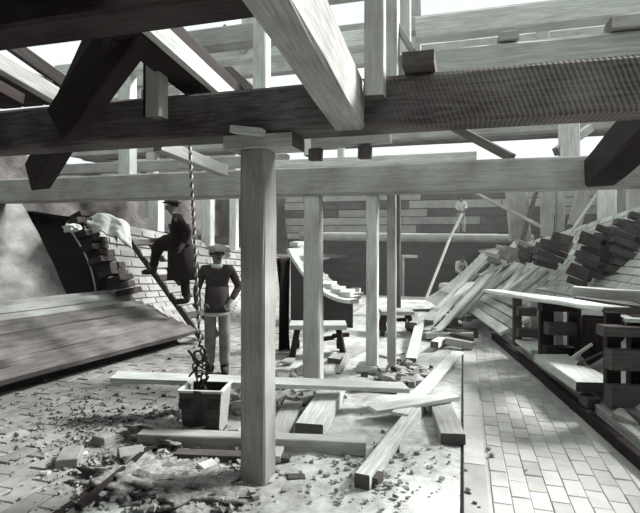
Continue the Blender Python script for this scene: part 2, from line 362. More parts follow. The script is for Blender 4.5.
# dark raking braces upper left
def br(name, label, a, b, wd, h, m='dark', **k): return T(name, label, 'brace', a, b, wd, h, m, **k)
br('brace', 'broad black brace slanting down left across the saw marked beam', P(122, 20, 3.35), P(38, 176, 5.6), .32, .2, up=(0, -1, 0))
br('brace', 'lighter edged black brace leaning from the overhead strut, left of hanging stub', P(140, 18, 3.30), P(64, 125, 3.9), .30, .16, 'dark', up=(0, -1, 0))
T('joist', 'pale edged joist descending at far upper left', 'joist', P(-20, 52, 5.0), P(62, 100, 5.6), .14, .17, 'mid')
T('joist', 'dark narrow joist just above the pale joist, upper left corner', 'joist', P(10, 44, 5.6), P(66, 84, 5.9), .12, .14, 'brown')
T('joist', 'dark low joist at the left edge above saw marked beam', 'joist', P(-20, 78, 4.8), P(20, 100, 5.2), .12, .12, 'dark')
# hanging stubs
a = PY(156, 118, 3.30)
VP('hanging_stub', 'short lit post stub hanging before the saw marked beam at left', a.x, 3.31, a.z, 3.45, .125, .12, 'mid')
VP('stub_strip', 'thin dark strip beside the left hanging stub', a.x-.10, 3.33, a.z+.02, 3.4, .03, .06, 'dark')
a = PY(375, 97, 3.28)
VP('hanging_post', 'pale nailed post hanging before saw marked beam at centre', a.x, 3.29, a.z, 4.6, .125, .13, 'mid')
VP('upright', 'white narrow upright standing behind the hanging post on the beam', PY(392, 60, 3.8).x, 3.84, 2.945, 4.9, .09, .16, 'pale')
VP('upright', 'white short upright with a notched top, right of the hanging post', PY(405, 60, 4.5).x, 4.5, 2.9, 4.0, .10, .12, 'pale')
a = P(392, 18, 3.95); b = P(414, 54, 3.85)
br('splinter_brace', 'split triangular brace piece leaning by the white upright', a, b, .04, .14, 'mid', up=(0, -1, 0))
a = PY(417, 66, 3.3); T('block', 'dark ended timber block on the saw marked beam at centre', 'block', (a.x-.09, 3.5, 3.0), (a.x+.11, 3.5, 3.0), .5, .095, 'brown')
a = PY(508, 44, 3.9); T('block', 'small carved-end block on the whitish baulk', 'block', (a.x-.06, 4.05, 3.345), (a.x+.08, 4.05, 3.345), .2, .07, 'mid')
a = PY(628, 48, 3.9); T('block', 'grey block on the whitish baulk at the right edge', 'block', (a.x-.1, 4.0, 3.345), (a.x+.3, 4.0, 3.345), .2, .09, 'mid')
# upper frames behind
U = 'mid'
fr_rows = [(6.65, -.6, 4.2, 4.46, 4.74, 'pale', 'wide pale beam high at right above the whitish baulk'),
 (6.75, -6.5, -.8, 4.46, 4.70, 'pale', 'pale beam high at left centre seen under the near-black beam'),
 (9.8, -9, 5.5, 3.76, 3.99, 'mid', 'long thin beam showing in gap between the two main cross beams'),
 (8.6, -7.5, 5.5, 5.35, 5.6, 'mid', 'grey beam near the top edge behind the wide pale beam'),
 (12.5, -11, 7, 4.15, 4.42, 'brown', 'brownish distant beam below the long thin beam'),
 (12.8, -11, 7, 6.35, 6.7, 'mid', 'distant grey beam high behind the strut'),
 (16.5, -14, 9, 5.2, 5.6, 'mid', 'farther grey beam over the boarded bulkhead'),
 (16.5, -14, 9, 7.6, 8.0, 'mid', 'farthest upper beam against the sky'),
 (20.0, -16, 11, 6.4, 6.8, 'pale', 'faint horizontal beam farthest back, mid height'),
 (10.5, -9, 5, 7.0, 7.25, 'mid', 'upper beam at top edge over the centre')]
for Y, x0, x1, z0, z1, m, lab in fr_rows: CB('upper_beam', lab, Y, x0, x1, z0, z1, .26, m)
ups = [(-5.2, 6.9, 2.83, 5.4, 'left-hand upright on second cross beam near the brick building'), (-3.05, 6.9, 4.70, 6.4, 'pale upright on the pale left upper beam'),
 (-1.95, 6.5, 2.95, 5.6, 'broad pale upright left of the massive strut'), (1.62, 6.95, 4.74, 6.6, 'broad upright at the top edge toward the right'),
 (-6.8, 9.9, 2.3, 3.76, 'post behind left bank top near the coated man'), (-.9, 9.9, 3.99, 6.9, 'thin upright in middle of the long thin beam'),
 (1.4, 9.95, 3.99, 5.6, 'thin grey upright right of centre, high up'), (4.1, 9.95, 3.99, 7.0, 'upright on the long thin beam, right side'),
 (-3.4, 12.65, 4.42, 6.35, 'distant upright left of centre'), (1.2, 12.65, 4.42, 6.35, 'distant upright right of centre'), (-.9, 16.6, 5.6, 7.6, 'farthest thin upright at centre'), (-6.5, 12.65, 4.42, 6.35, 'distant upright at far left')]
for x, y, z0, z1, lab in ups: VP('upright', lab, x, y, z0, z1, .22 if z0 < 5 else .26, .2, 'pale' if y < 8 else 'mid')
VP('upright', 'whitish tall upright at upper left centre behind the saw marked beam', PY(262, 60, 4.4).x, 4.4, 2.9, 4.6, .13, .14, 'pale')
CB('sill', 'whitish sill lying behind the saw marked beam at left centre', 4.3, -2.9, -1.2, 2.93, 3.13, .2, 'pale')
T('lit_edge_strip', 'pale strip for the lit edge of the dark overhead strut', 'joist', (-1.925, 1.2, 3.42), (-1.925, 4.3, 3.00), .06, .14, 'pale')  # pale timber added as the lit edge of the strut
br('high_brace', 'brown diagonal seen past the left hanging stub', (-4.4, 8.0, 5.2), (-3.0, 8.0, 3.9), .16, .16, 'brown', up=(0, -1, 0))
br('high_brace', 'grey crossed diagonal high at left centre', P(222, 28, 7.2), P(246, 50, 7.4), .14, .2, 'mid', up=(0, -1, 0))
br('high_brace', 'short diagonal in the top right corner', P(600, 42, 7.0), P(655, -10, 6.6), .16, .2, 'mid', up=(0, -1, 0))
br('high_brace', 'diagonal beneath the pale beam at the top, right of centre', P(575, 24, 7.5), P(604, -6, 7.2), .16, .16, 'pale', up=(0, -1, 0))
# timbers between the two main beams
br('long_brace', 'dark brace running down right behind the rope to second cross beam', P(158, 145, 5.6), P(224, 171, 6.5), .14, .14, 'mid', up=(0, 0, 1))
br('long_brace', 'slim dark brace in the gap right of centre', P(448, 124, 7.9), P(512, 158, 7.0), .12, .12, 'brown')
CB('ledger', 'pale ledger behind the second cross beam, left part', 8.3, -8.5, -3.0, 3.12, 3.32, .2, 'mid')
a = PY(310, 142, 4.6); b = PY(384, 138, 4.6)
T('ledger', 'short hung ledger with packing blocks, right of the front post', 'beam', (a.x, 4.7, 2.76), (b.x+.05, 4.7, 2.79), .16, .1, 'mid')
for uu, nm in ((313, 'left'), (363, 'right')):
    a = PY(uu, 152, 4.6); VP('packing_block', 'dark packing block under the %s end of the short hung ledger' % nm, a.x, 4.7, 2.60, 2.71, .12, .12, 'brown', cat='block')
VP('upright', 'narrow pale upright between main beams at centre', PY(341, 150, 9).x, 9.0, 2.8, 3.6, .12, .12, 'pale')
CB('ledger', 'white board behind the second cross beam at centre', 8.0, -3.6, .2, 3.0, 3.16, .06, 'pale')
VP('upright', 'white stub between main beams right of the brown brace', PY(569, 146, 8).x, 8.0, 2.8, 3.55, .26, .2, 'pale')
br('long_brace', 'short pale diagonal beside the white stub at right', P(556, 152, 7.3), P(590, 128, 7.6), .1, .12, 'mid')
# ---------------------------------------------------------------- posts and shores on the bank tops
def floorpost(label, u, vtop, vbot, D, wd, m='pale', lean=0, cat='post', name='shore_post'):
    a = P(u, vbot, D); b = P(u+lean, vtop, D)
    T(name, label, cat, a, b, wd, wd, m, up=(0, -1, 0))
floorpost('white post behind second beam beside the coated man', 156, 190, 236, 11, .26)
floorpost('white post between rope and front post, behind bank', 208, 190, 246, 12, .24)
floorpost('grey post left of the front post, half hidden', 234, 188, 250, 12.5, .18)
floorpost('brown post right of the centre post before the bulkhead', 395, 190, 312, 12.2, .26, 'brown')
floorpost('grey post on right bank top, left of a pair', 547, 190, 236, 10.8, .24, 'mid')
floorpost('slim grey post on right bank top, right of a pair', 560, 188, 232, 10.8, .17, 'mid')
floorpost('leaning wide shore behind the right bank', 574, 188, 226, 10.6, .24, 'mid', 10)
floorpost('white square post on right bank top near the black strut', 607, 186, 222, 9.6, .28)
floorpost('thin grey post behind right bank at right edge', 633, 186, 212, 9.6, .2, 'mid')
floorpost('broad shore foot where right bank meets the bulkhead', 520, 190, 240, 13, .5, 'mid', -4)
br('bank_brace', 'pale diagonal board crossing before the bulkhead at right', P(474, 192, 13.2), P(549, 231, 11.2), .06, .2, 'mid', up=(0, -1, 0))
br('bank_brace', 'leaning wide board with its foot on the right bank', P(536, 192, 12.6), P(519, 252, 12.4), .06, .45, 'brown', up=(0, -1, 0))
bm = bmesh.new(); tube_bm(bm, [P(597, 194, 8.9), P(560, 248, 9.2)], .025, 8); tag(bmobj('pole', bm, M['pale']), 'thin light pole leaning on the right brick bank', 'pole')
# ---------------------------------------------------------------- far bulkhead
bk = bmobj('wall_back', grid_bm(lambda x, z: Vector((x, 21.3, z)), [-15, 9], [-.7, 4.6]), M['gap']); tag(bk, None, None, kind='structure')
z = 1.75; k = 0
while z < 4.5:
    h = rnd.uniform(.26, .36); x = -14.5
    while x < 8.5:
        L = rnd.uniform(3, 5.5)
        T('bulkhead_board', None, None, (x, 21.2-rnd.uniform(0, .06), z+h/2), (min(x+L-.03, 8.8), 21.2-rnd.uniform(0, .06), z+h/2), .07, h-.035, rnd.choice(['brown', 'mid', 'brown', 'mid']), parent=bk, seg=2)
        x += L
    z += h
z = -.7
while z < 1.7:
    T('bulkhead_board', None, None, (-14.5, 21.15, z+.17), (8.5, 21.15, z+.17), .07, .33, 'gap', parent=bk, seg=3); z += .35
# round waling log, sill rails
def log(name, label, a, b, r, m, cat='log'):
    bm = bmesh.new(); n = 12; pts = [a+(b-a)*i/n for i in range(n+1)]
    tube_bm(bm, pts, [r*(1+.08*noise.noise(Vector((i*.7, 0, 2)))) for i in range(n+1)], 12)
    return tag(bmobj(name, bm, M[m], smooth=True), label, cat)
log('waling_log', 'long round log laid across before the far bulkhead', P(300, 236, 17.6), P(533, 239, 16.2), .15, 'mid')
T('ground_rail', 'thin pale rail along the foot of dark far opening', 'rail', P(398, 303, 15.2), P(455, 303, 14.6), .08, .08, 'mid')
T('ground_rail', 'lower brown sill board before the far opening', 'rail', P(386, 312, 12.7), P(450, 311, 12.3), .1, .12, 'brown')
bm = bmesh.new(); tube_bm(bm, [P(424, 304, 15), P(450, 238, 16.5), P(462, 214, 16.9)], .045, 8); tag(bmobj('pole', bm, M['pale']), 'slanting pole leaning on the waling log at the far end', 'pole')
a = P(403, 280, 18); oe = empty('opening_frame', (a.x, a.y, -.7)); tag(oe, 'thin pale batten frame at left of the dark far opening', 'frame')
T('upright', None, None, (a.x, a.y, -.7), (a.x, a.y, 1.15), .08, .08, 'mid', up=(0, -1, 0), parent=oe)
b = P(418, 258, 18); T('head_rail', None, None, (a.x-.04, a.y, 1.15), (b.x, a.y, 1.15), .08, .1, 'pale', parent=oe)
T('stone_bench', 'squared pale block near the lower far worker', 'block', P(442, 294, 15.6), P(462, 296, 15.2), .5, .7, 'mid', cham=.08)
# inner curved rib ring on the left, near centre
e = empty('curved_invert_ring', P(300, 300, 11)); tag(e, 'bright curved stepped invert ring seen beyond the middle post', 'brickwork')
arc = []
for i in range(15):
    t = i/14; arc.append((292+62*t**1.1, 249+52*(1-(1-t)**2.0), 11.2-1.0*t))
for i in range(14):
    a = P(*arc[i]); b = P(*arc[i+1])
    for k in range(3):
        off = Vector((.0, .32*k, .03*k))
        T('lagging', None, None, a+off, b+off, .3, .07, 'pale' if k < 2 else 'mid', parent=e, seg=1)
    if i % 2 == 0: T('tooth', None, None, a+Vector((0, .1, .1)), a+Vector((0, .6, .12)), .2, .1, 'brickW', parent=e, seg=1)
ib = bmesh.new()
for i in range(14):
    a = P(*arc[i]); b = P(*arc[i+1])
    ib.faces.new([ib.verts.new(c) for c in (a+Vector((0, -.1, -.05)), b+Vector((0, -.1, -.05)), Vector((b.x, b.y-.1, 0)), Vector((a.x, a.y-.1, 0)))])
bmobj('ring_shade_sheet', ib, M['gap'], e)  # shade under the ring, drawn as a near-black sheet
T('crate', 'small white box at foot of the far bulkhead', 'box', P(356, 303, 14), P(356, 288, 14), .24, .24, 'pale')
# black sheet painting in the shadow beneath the curved ring
bm = grid_bm(lambda t, s: P(279+13*t-1.5*(1-s)*2, 258+96*s, 8.2)+Vector((0, .12*math.sin(t*9+s*3), 0)), lin(0, 1, 14), lin(0, 1, 16))
bmesh.ops.solidify(bm, geom=bm.faces[:], thickness=.02)
tag(bmobj('shadow_sheet', bm, M['coat'], smooth=True), 'black sheet for the shadow under the curved ring, right of the front post', 'shadow_sheet')
# ---------------------------------------------------------------- buildings behind
def building(label, x0, x1, y, z0, z1, wins, m='brickfar'):
    e = empty('brick_building', ((x0+x1)/2, y, z0)); tag(e, label, 'building')
    bm = bmesh.new(); addbox(bm, Matrix.Translation(((x0+x1)/2, y+1.5, (z0+z1)/2)), x1-x0, 3, z1-z0); bmobj('walls', bm, M[m], e)
    k = 0; z = z0+.2
    bm = bmesh.new()
    while z < z1:
        x = x0+.3
        while x < x1-.3:
            if rnd.random() < .35: addbox(bm, Matrix.Translation((x, y-.01, z)), .55, .06, .26)
            x += .6
        z += .3
    o = bmobj('brick_faces', bm, M['brickW'], e); o['kind'] = 'stuff'
    for wx, wz in wins:
        f = T('window', None, None, (wx, y-.05, wz), (wx, y-.05, wz+1.4), 1.0, .1, 'pale', parent=e, up=(0, -1, 0))
        for sx in (-.23, .23):
            for sz in (.38, 1.02): bmobj('pane', (lambda b, sx=sx, sz=sz: (addbox(b, Matrix.Translation((wx+sx, y-.11, wz+sz)), .38, .02, .54), b)[1])(bmesh.new()), M['gap'], e)
building('brick building behind the timbers at left', -19, -11.0, 23, 1.5, 11.5, [(-16.5, 4.6), (-13.2, 4.4), (-16.0, 8.4), (-12.9, 8.2)])
building('low brick wall and house behind the right bank', 5.2, 14, 18, 1.5, 6.0, [(7.6, 3.6)])
T('gable_roof', 'dark low sloping roof edge behind the second beam at left', 'roof', P(82, 157, 13), P(150, 172, 13), .5, .12, 'brown')
# dark clay sides above the banks
for nm, fn in (('wall_left_clay', lambda y, t: Vector((-9.3+.5*(1-t)+.3*noise.noise(Vector((y, t*3, 9))), y, 1.9+1.75*t+.2*noise.noise(Vector((y, 0, 5)))*t))),
               ('wall_right_clay', lambda y, t: Vector((6.2-.4*(1-t)+.3*noise.noise(Vector((y, t*3, 2))), y, 1.9+1.5*t)))):
    o = bmobj(nm, grid_bm(fn, lin(4, 24, 60), lin(0, 1, 10)), M['earth'], smooth=True); tag(o, None, None, kind='structure')
o = bmobj('wall_left_clay_end', grid_bm(lambda x, t: Vector((x, 17.5+.3*noise.noise(Vector((x, t*3, 9))), 1.2+2.1*t)), lin(-10, -6.3, 20), lin(0, 1, 10)), M['earth'], smooth=True); tag(o, None, None, kind='structure')
# unseen board roof added over the left and behind the camera for shade
ce = bmobj('shade_roof', grid_bm(lambda x, y: Vector((x, y, 4.02)), [-7.8, -2.0], [-2.6, 2.6]), M['gap']); tag(ce, None, None, kind='structure')
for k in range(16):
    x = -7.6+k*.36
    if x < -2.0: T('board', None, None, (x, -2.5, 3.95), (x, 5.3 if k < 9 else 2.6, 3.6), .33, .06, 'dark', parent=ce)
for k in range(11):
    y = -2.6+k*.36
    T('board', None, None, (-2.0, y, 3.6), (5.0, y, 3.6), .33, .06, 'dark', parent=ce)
o = bmobj('shade_wall_near', grid_bm(lambda x, z: Vector((x, -2.8, z)), [-9, 9], [-.1, 5.5]), M['gap']); tag(o, None, None, kind='structure')  # unseen wall, raised to block sky light from behind the camera
o = bmobj('shade_wall_left', grid_bm(lambda y, z: Vector((-9.0, y, z)), [-2.8, 6.5], [-.1, 3.6]), M['gap']); tag(o, None, None, kind='structure')  # unseen side enclosure added to keep the near left dark
# ---------------------------------------------------------------- crib staging on the right
cr = empty('crib_staging', (1.3, 6.5, 0)); tag(cr, 'dark timber crib trestles carrying a worn top plank, right of floor', 'trestle')
def cribpost(u, vb, vt, D, wd=.14, m='brown'):
    a = P(u, vb, D); T('leg', None, None, a, P(u, vt, D), wd, wd, m, parent=cr, up=(0, -1, 0))
cribpost(517, 345, 296, 7.6, .13); cribpost(546, 358, 300, 6.6, .17, 'dark'); cribpost(574, 350, 304, 6.6, .15); cribpost(558, 352, 303, 7.0, .12, 'mid')
cribpost(612, 402, 312, 5.0, .13, 'dark'); cribpost(640, 402, 316, 5.0, .2, 'dark'); cribpost(602, 372, 318, 6.2, .4, 'dark'); cribpost(534, 340, 298, 7.7, .1, 'mid')
for (u0, u1, v, D, hh, m) in ((517, 535, 311, 7.5, .13, 'brown'), (517, 538, 332, 7.5, .13, 'brown'), (546, 575, 328, 6.45, .16, 'brown'), (544, 572, 350, 6.45, .12, 'dark'), (540, 575, 306, 6.45, .12, 'dark'),
    (608, 655, 359, 4.85, .19, 'brown'), (608, 655, 395, 4.85, .2, 'brown'), (600, 655, 330, 4.85, .1, 'brown')):
    T('cross_rail', None, None, P(u0, v, D), P(u1, v+(u1-u0)*.03, D), .14, hh, m, parent=cr)
tp = T('top_plank', 'worn rounded staging plank lying on the crib trestles', 'plank', P(492, 291, 8.3), P(618, 310, 5.1), .34, .055, 'pale', cham=.02, jit=.006)
T('baulk', 'upper grey baulk of two behind the staging, at right edge', 'baulk', P(573, 291, 6.7), P(700, 300, 6.0), .2, .13, 'mid', jit=.008)
T('baulk', 'lower brown baulk of two behind the staging, at right edge', 'baulk', P(575, 302, 6.4), P(700, 318, 5.7), .22, .14, 'brown', jit=.008)
T('staging_plank', 'white edged short plank on the crib, cut by the right edge', 'plank', P(620, 318, 5.0), P(670, 320, 4.9), .3, .04, 'pale')
T('staging_plank', 'long pale thin board sloping behind the top plank', 'plank', P(540, 289, 7.8), P(600, 300, 6.9), .2, .03, 'mid')
T('lying_slab', 'broad pale slab lying low between the crib legs', 'slab', P(551, 358, 6.35), P(597, 387, 5.15), .42, .1, 'pale', jit=.006)
T('lying_slab', 'pale slab tucked behind the nearer crib leg at right edge', 'slab', P(618, 410, 4.8), P(690, 440, 4.4), .4, .06, 'mid')
T('lying_slab', 'pale board between the far crib legs', 'slab', P(524, 340, 7.6), P(542, 352, 6.9), .3, .05, 'pale')
T('propped_stick', 'pale stick leaning among the crib legs', 'stick', P(572, 358, 6.0), P(592, 344, 6.0), .03, .03, 'pale')
T('propped_board', 'brown board leaning inside the dark bay of the crib', 'board', P(577, 364, 5.9), P(604, 352, 5.8), .02, .2, 'brown', up=(0, -1, .3))
# curb rails at the foot of the right bank
def curb(label, dx, z, wd, h, m, y0, y1):
    pts = [y0+(y1-y0)*i/3 for i in range(4)]
    e = empty('curb_rail', (XR(y0)+dx, y0, 0)); tag(e, label, 'rail')
    for a, b in zip(pts, pts[1:]): T('length', None, None, (XR(a)+dx, a, z), (XR(b)+dx, b-.01, z), wd, h, m, parent=e)
curb('dark inner curb timber along the right edge of floor', .02, .05, .09, .11, 'dark', 2.6, 9.6)
curb('pale topped middle curb timber at foot of right bank', .17, .10, .10, .09, 'mid', 2.6, 9.4)
curb('rough dark outer curb timber under the crib', .32, .15, .13, .14, 'brown', 2.6, 8.2)
T('block', 'small wood block lying on the curb timbers', 'block', P(585, 398, 5.25), P(594, 404, 5.1), .14, .1, 'brown')
# lagging planks on the lower right bank beyond the crib
for k, (a, b, lb) in enumerate((((468, 309, 10.4), (505, 335, 8.1), 'lowest pale lagging board at foot of right bank'), ((474, 304, 10.6), (521, 334, 8.2), 'second pale lagging board up the foot of right bank'),
                    ((482, 300, 10.8), (526, 324, 8.6), 'third pale lagging board up the foot of right bank'), ((488, 296, 11), (522, 310, 9.2), 'uppermost short lagging board on the foot of right bank'))):
    T('lagging_board', lb, 'board', P(*a)+Vector((0, 0, .05)), P(*b)+Vector((0, 0, .05+.02*(k % 2))), .17, .05, ('pale', 'mid', 'pale', 'mid')[k], up=(-.5, 0, .9))
for t in (.2, .7):
    a = P(468, 309, 10.4).lerp(P(505, 335, 8.1), t); b = P(482, 298, 10.8).lerp(P(528, 322, 8.6), t)
    T('bearer', ('nearer' if t > .5 else 'farther')+' dark bearer under the pale lagging boards', 'bearer', a-Vector((0, 0, .05)), b-Vector((0, 0, .03)), .12, .08, 'dark')
# teeth on the right bank: tumbled stepped bricks
def bankpt(y, q, l): return bankR(y, q)+Vector((-.5*l, 0, .85*l))
def stepblock(label, u, v, D, n, run, seed, wd=.3, m='brickD'):
    r2 = random.Random(seed); e = empty('stepped_bricks', P(u, v, D)); tag(e, label, 'brickwork')
    for k in range(n):
        uu, vv = u+run[0]*k/n, v+run[1]*k/n
        for j in range(4 if wd > .3 else 2):
            p = P(uu, vv, D)+Vector((.24*j+r2.uniform(-.04, .04), .12*j, .10*j))
            T('brick', None, None, p+Vector((-.15, r2.uniform(-.09, .09), .05+r2.uniform(-.03, .03))), p+Vector((.15+r2.uniform(-.05, .05), r2.uniform(-.09, .09), -.05)), .26, .10, m, parent=e, seg=1, up=(.3, 0, 1))
    return e
stepblock('large dark stepped brick end at the right edge above the baulks', 594, 238, 7.9, 8, (-16, 50), 1, .5)
stepblock('dark stepped brick end above it at far right edge', 622, 236, 7.7, 8, (0, 46), 11, .5)
stepblock('middle cluster of stepped bricks on the right bank below the pole', 548, 242, 9.0, 5, (-6, 28), 2)
stepblock('small brick steps left of the middle cluster', 514, 250, 9.9, 3, (2, 14), 3, .2, 'brickL')
stepblock('smallest brick steps near the timber pile on right bank', 494, 255, 10.8, 3, (2, 12), 4, .2, 'brickL')
lumpy('dark_sack', 'rounded dark bundle beside the middle brick cluster', 'sack', P(529, 254, 9.3), .17, .16, .15, 'brickD', 8, .5, 2)
# long timbers sliding down the right bank into the pile
pile = [((424, 331, 9.2), (470, 283, 11.4), .2, .04, 'pale', 'broad pale plank, outermost left of the fan of planks'),
 ((432, 336, 9.0), (498, 266, 11.0), .16, .05, 'pale', 'long white plank second in fan, foot at the log heap'),
 ((446, 326, 9.6), (516, 242, 11.6), .10, .05, 'mid', 'long grey lath third in fan reaching the bulkhead'),
 ((457, 318, 9.6), (512, 262, 11.0), .14, .05, 'mid', 'wide grey plank in fan right of the long lath'),
 ((438, 308, 10.8), (490, 254, 13.0), .12, .04, 'pale', 'pale lath at the back of fan'),
 ((450, 303, 11.2), (488, 264, 13.0), .12, .06, 'brown', 'brown lath at the back of fan'),
 ((431, 314, 10.6), (476, 274, 12.4), .18, .04, 'mid', 'curved grey board low in the back of fan'),
 ((500, 296, 9.4), (526, 262, 10.2), .1, .05, 'pale', 'steep white lath above the crib, nearest the brick steps'),
 ((506, 292, 9.2), (552, 256, 9.8), .1, .05, 'mid', 'slanting lath on right bank, longest near the middle bricks'),
 ((517, 294, 8.9), (546, 272, 9.2), .13, .05, 'mid', 'wide short plank on right bank above the top plank'),
 ((486, 292, 9.9), (520, 268, 10.6), .14, .07, 'mid', 'thick pale offcut resting on right bank beside the laths'),
 ((508, 262, 10.6), (480, 276, 11.0), .12, .06, 'pale', 'tilted pale offcut across right bank')]
for a, b, wd, h, m, lb in pile: T('loose_plank', lb, 'plank', P(*a), P(*b), wd, h, m, up=(-.3, -.2, 1))
r2 = random.Random(5)
descr = ['dark', 'brown', 'grey', 'weathered', 'split', 'stubby', 'square', 'crooked', 'pale', 'tilted', 'thin', 'broad']
for k in range(12):
    u = r2.uniform(428, 468); v = r2.uniform(318, 344); D = min(10.5, 1.75*FP/(v-237)); an = r2.uniform(-.7, 1.2)
    c = P(u, v, D); dd = (Rv*math.cos(an)+Fv*math.sin(an))*r2.uniform(.18, .42)+Vector((0, 0, r2.uniform(-.06, .06)))
    T('offcut', 'one of the short timber offcuts heaped under the fan of planks', 'offcut', c-dd, c+dd, .13, .11, r2.choice(['brown', 'mid', 'brown', 'pale']), group='offcuts under the fan of planks')
for k in range(7):
    u = 424+k*9+r2.uniform(-3, 3); v = 322-k*2.2; c = P(u, v, 9.6+k*.15)
    dd = (Rv*.25*math.cos(k)+Fv*.4)
    T('pale_billet', 'one of the pale billets beside the foot of the plank fan', 'billet', c-dd, c+dd+Vector((0, 0, .06)), .16, .12, 'mid', group='billets beside the plank fan')
# ---------------------------------------------------------------- timber on the floor
def FT(name, label, a, b, wd, h, m, z0=0., z1=None, cat='plank', **k):   # lies on the ground: pixel of the underside centre
    z1 = z0 if z1 is None else z1
    p0 = PZ(a[0], a[1], z0)+Vector((0, 0, h/2)); p1 = PZ(b[0], b[1], z1)+Vector((0, 0, h/2))
    return T(name, label, cat, p0, p1, wd, h, m, **k)
T('long_board', 'long white-faced board balanced over the skip, passing behind front post', 'board', P(114, 376.5, 5.12), P(406, 387.5, 5.45), .26, .045, 'pale', jit=.004)
FT('floor_baulk', 'square baulk lying across behind the front post', (141, 444), (366, 453), .15, .12, 'mid', cat='baulk')
FT('floor_plank', 'dark plank on the dirt just before the square baulk', (176, 457), (290, 461), .12, .05, 'brown')
FT('floor_baulk', 'wide pale baulk lying lengthways beside the middle post', (309, 440), (333, 397), .26, .15, 'pale', cat='baulk')
FT('floor_plank', 'narrow pale plank lying lengthways right of front post', (268, 462), (294, 403), .2, .05, 'mid', .02)
FT('floor_baulk', 'long square baulk pointing to the camera, dark cut end in the dust', (362, 489), (420, 411), .12, .11, 'pale', cat='baulk')
FT('floor_plank', 'long pale board continuing from the dark ended baulk toward the fan', (400, 416), (458, 353), .17, .03, 'pale', .10, .02)
T('floor_plank', 'pointed white board lying crosswise over the long baulk', 'plank', P(372, 410, 5.0), P(454, 396, 5.4), .2, .04, 'pale', jit=.004)
FT('floor_plank', 'short broad board with dark cut end against the floor joint', (453, 445), (437, 402), .22, .10, 'mid', up=(0, 0, 1))
FT('floor_stick', 'tiny pale stick upright-ended by the long baulk', (402, 458), (401, 436), .04, .04, 'mid', cat='stick')
FT('floor_wedge', 'small dark wedge beside the cut end of the long baulk', (372, 487), (378, 480), .09, .07, 'brown', cat='wedge')
FT('floor_plank', 'white plank propped between work table and log heap', (411, 362), (422, 316), .16, .06, 'pale', .02, .25)
FT('floor_plank', 'thin board lying behind the long white board, left of centre post', (398, 392), (352, 388), .2, .05, 'brown', .0)
FT('floor_plank', 'flat grey board at the foot of centre post', (377, 356), (395, 352), .4, .03, 'mid')
FT('floor_plank', 'long thin board on floor left of the centre post', (335, 364), (364, 347), .25, .08, 'mid')
bm = bmesh.new(); tube_bm(bm, [PZ(372, 360, .12), PZ(390, 384, .02)], .014, 6); tag(bmobj('rod', bm, M['iron']), 'thin black rod leaning down from the centre post', 'rod')
# small dressed blocks on the left floor
def blk(label, u, v, s, rot, m='brickL', z=0.0, tilt=0):
    p = PZ(u, v, z); bm = bmesh.new(); addbox(bm, Matrix.Identity(4), *s, j=.006); bmesh.ops.bevel(bm, geom=bm.edges[:], offset=.008, segments=1, affect='EDGES')
    tag(bmobj('loose_block', bm, M[m], None, Matrix.Translation(p+Vector((0, 0, s[2]/2))) @ Matrix.Rotation(rot, 4, 'Z') @ Matrix.Rotation(tilt, 4, 'X')), label, 'block')
blk('loose block lying nearest the left edge on the brick floor', 70, 462, (.17, .27, .08), .55)
blk('upright-cut loose block right of the first, near the skip baulk', 104, 444, (.15, .14, .09), -.15, 'stone')
blk('flat tile-like block in the rubble at the gutter slot', 131, 456, (.2, .17, .05), .7, 'brickL', 0.02, .1)
blk('white chip of plaster on the left foreground floor', 45, 475, (.08, .05, .03), .3, 'sack')
blk('white lump beside the loose block on left floor', 84, 456, (.07, .06, .03), .8, 'sack')
blk('pale broken brick near the front post foot, left side', 207, 468, (.14, .1, .04), 1.0, 'sack', .02)
blk('dark triangular shard right of the front post foot', 296, 479, (.14, .09, .03), .4, 'brown', .0)
FT('edge_strip', 'long dark edging timber sunk along the dirt, lower left', (78, 511), (150, 451), .05, .045, 'dark', .02, cat='timber')
# rubble chips, uncountable
def chips(name, label, areas, seed):
    r3 = random.Random(seed); bm = bmesh.new()
    for (u0, u1, v0, v1, n, s0, s1) in areas:
        for _ in range(n):
            u = r3.gauss((u0+u1)/2, (u1-u0)/3.5); v = min(510, max(300, r3.gauss((v0+v1)/2, (v1-v0)/3.5))); p = PZ(u, v, .01); s = r3.uniform(s0, s1)
            mt = Matrix.Translation(p+Vector((0, 0, s*.3))) @ Matrix.Rotation(r3.uniform(0, 6), 4, 'Z') @ Matrix.Rotation(r3.uniform(-.5, .5), 4, 'X')
            addbox(bm, mt, s*r3.uniform(.7, 1.8), s, s*r3.uniform(.4, .9), j=s*.2)
    tag(bmobj(name, bm, M['stone'] if seed != 4 else M['brown']), label, 'rubble', kind='stuff')
chips('mortar_crumbs', 'grey crumbs and grit scattered over the left brick floor and dirt', [(20, 120, 380, 470, 420, .008, .03), (120, 240, 455, 510, 900, .008, .045), (20, 250, 430, 512, 600, .006, .02), (150, 200, 408, 432, 140, .02, .05), (280, 460, 440, 510, 200, .006, .03)], 1)
chips('rubble_pile', 'heap of broken bricks behind the long white board by the middle post', [(276, 312, 375, 400, 90, .06, .16), (395, 428, 370, 386, 60, .04, .12), (225, 300, 392, 420, 50, .04, .12)], 2)
chips('wood_chips', 'dark wood chips and splinters on the dirt', [(100, 200, 380, 470, 120, .01, .035), (380, 430, 365, 388, 60, .03, .08), (60, 130, 400, 440, 120, .006, .02)], 4)
for (u, v, rx, ry, rz, lb) in ((170, 437, .35, .25, .09, 'low heap of loose mortar beside the skip'), (140, 478, .4, .3, .06, 'flattened cement heap in lower left dirt'), (190, 488, .45, .3, .05, 'wide cement patch left of the front post foot'), (285, 392, .3, .2, .16, 'pile of broken rubble lumps right of the front post')):
    lumpy('cement_heap', lb, 'heap', PZ(u, v, 0), rx, ry, rz, 'rub', u % 13, .8, 5)
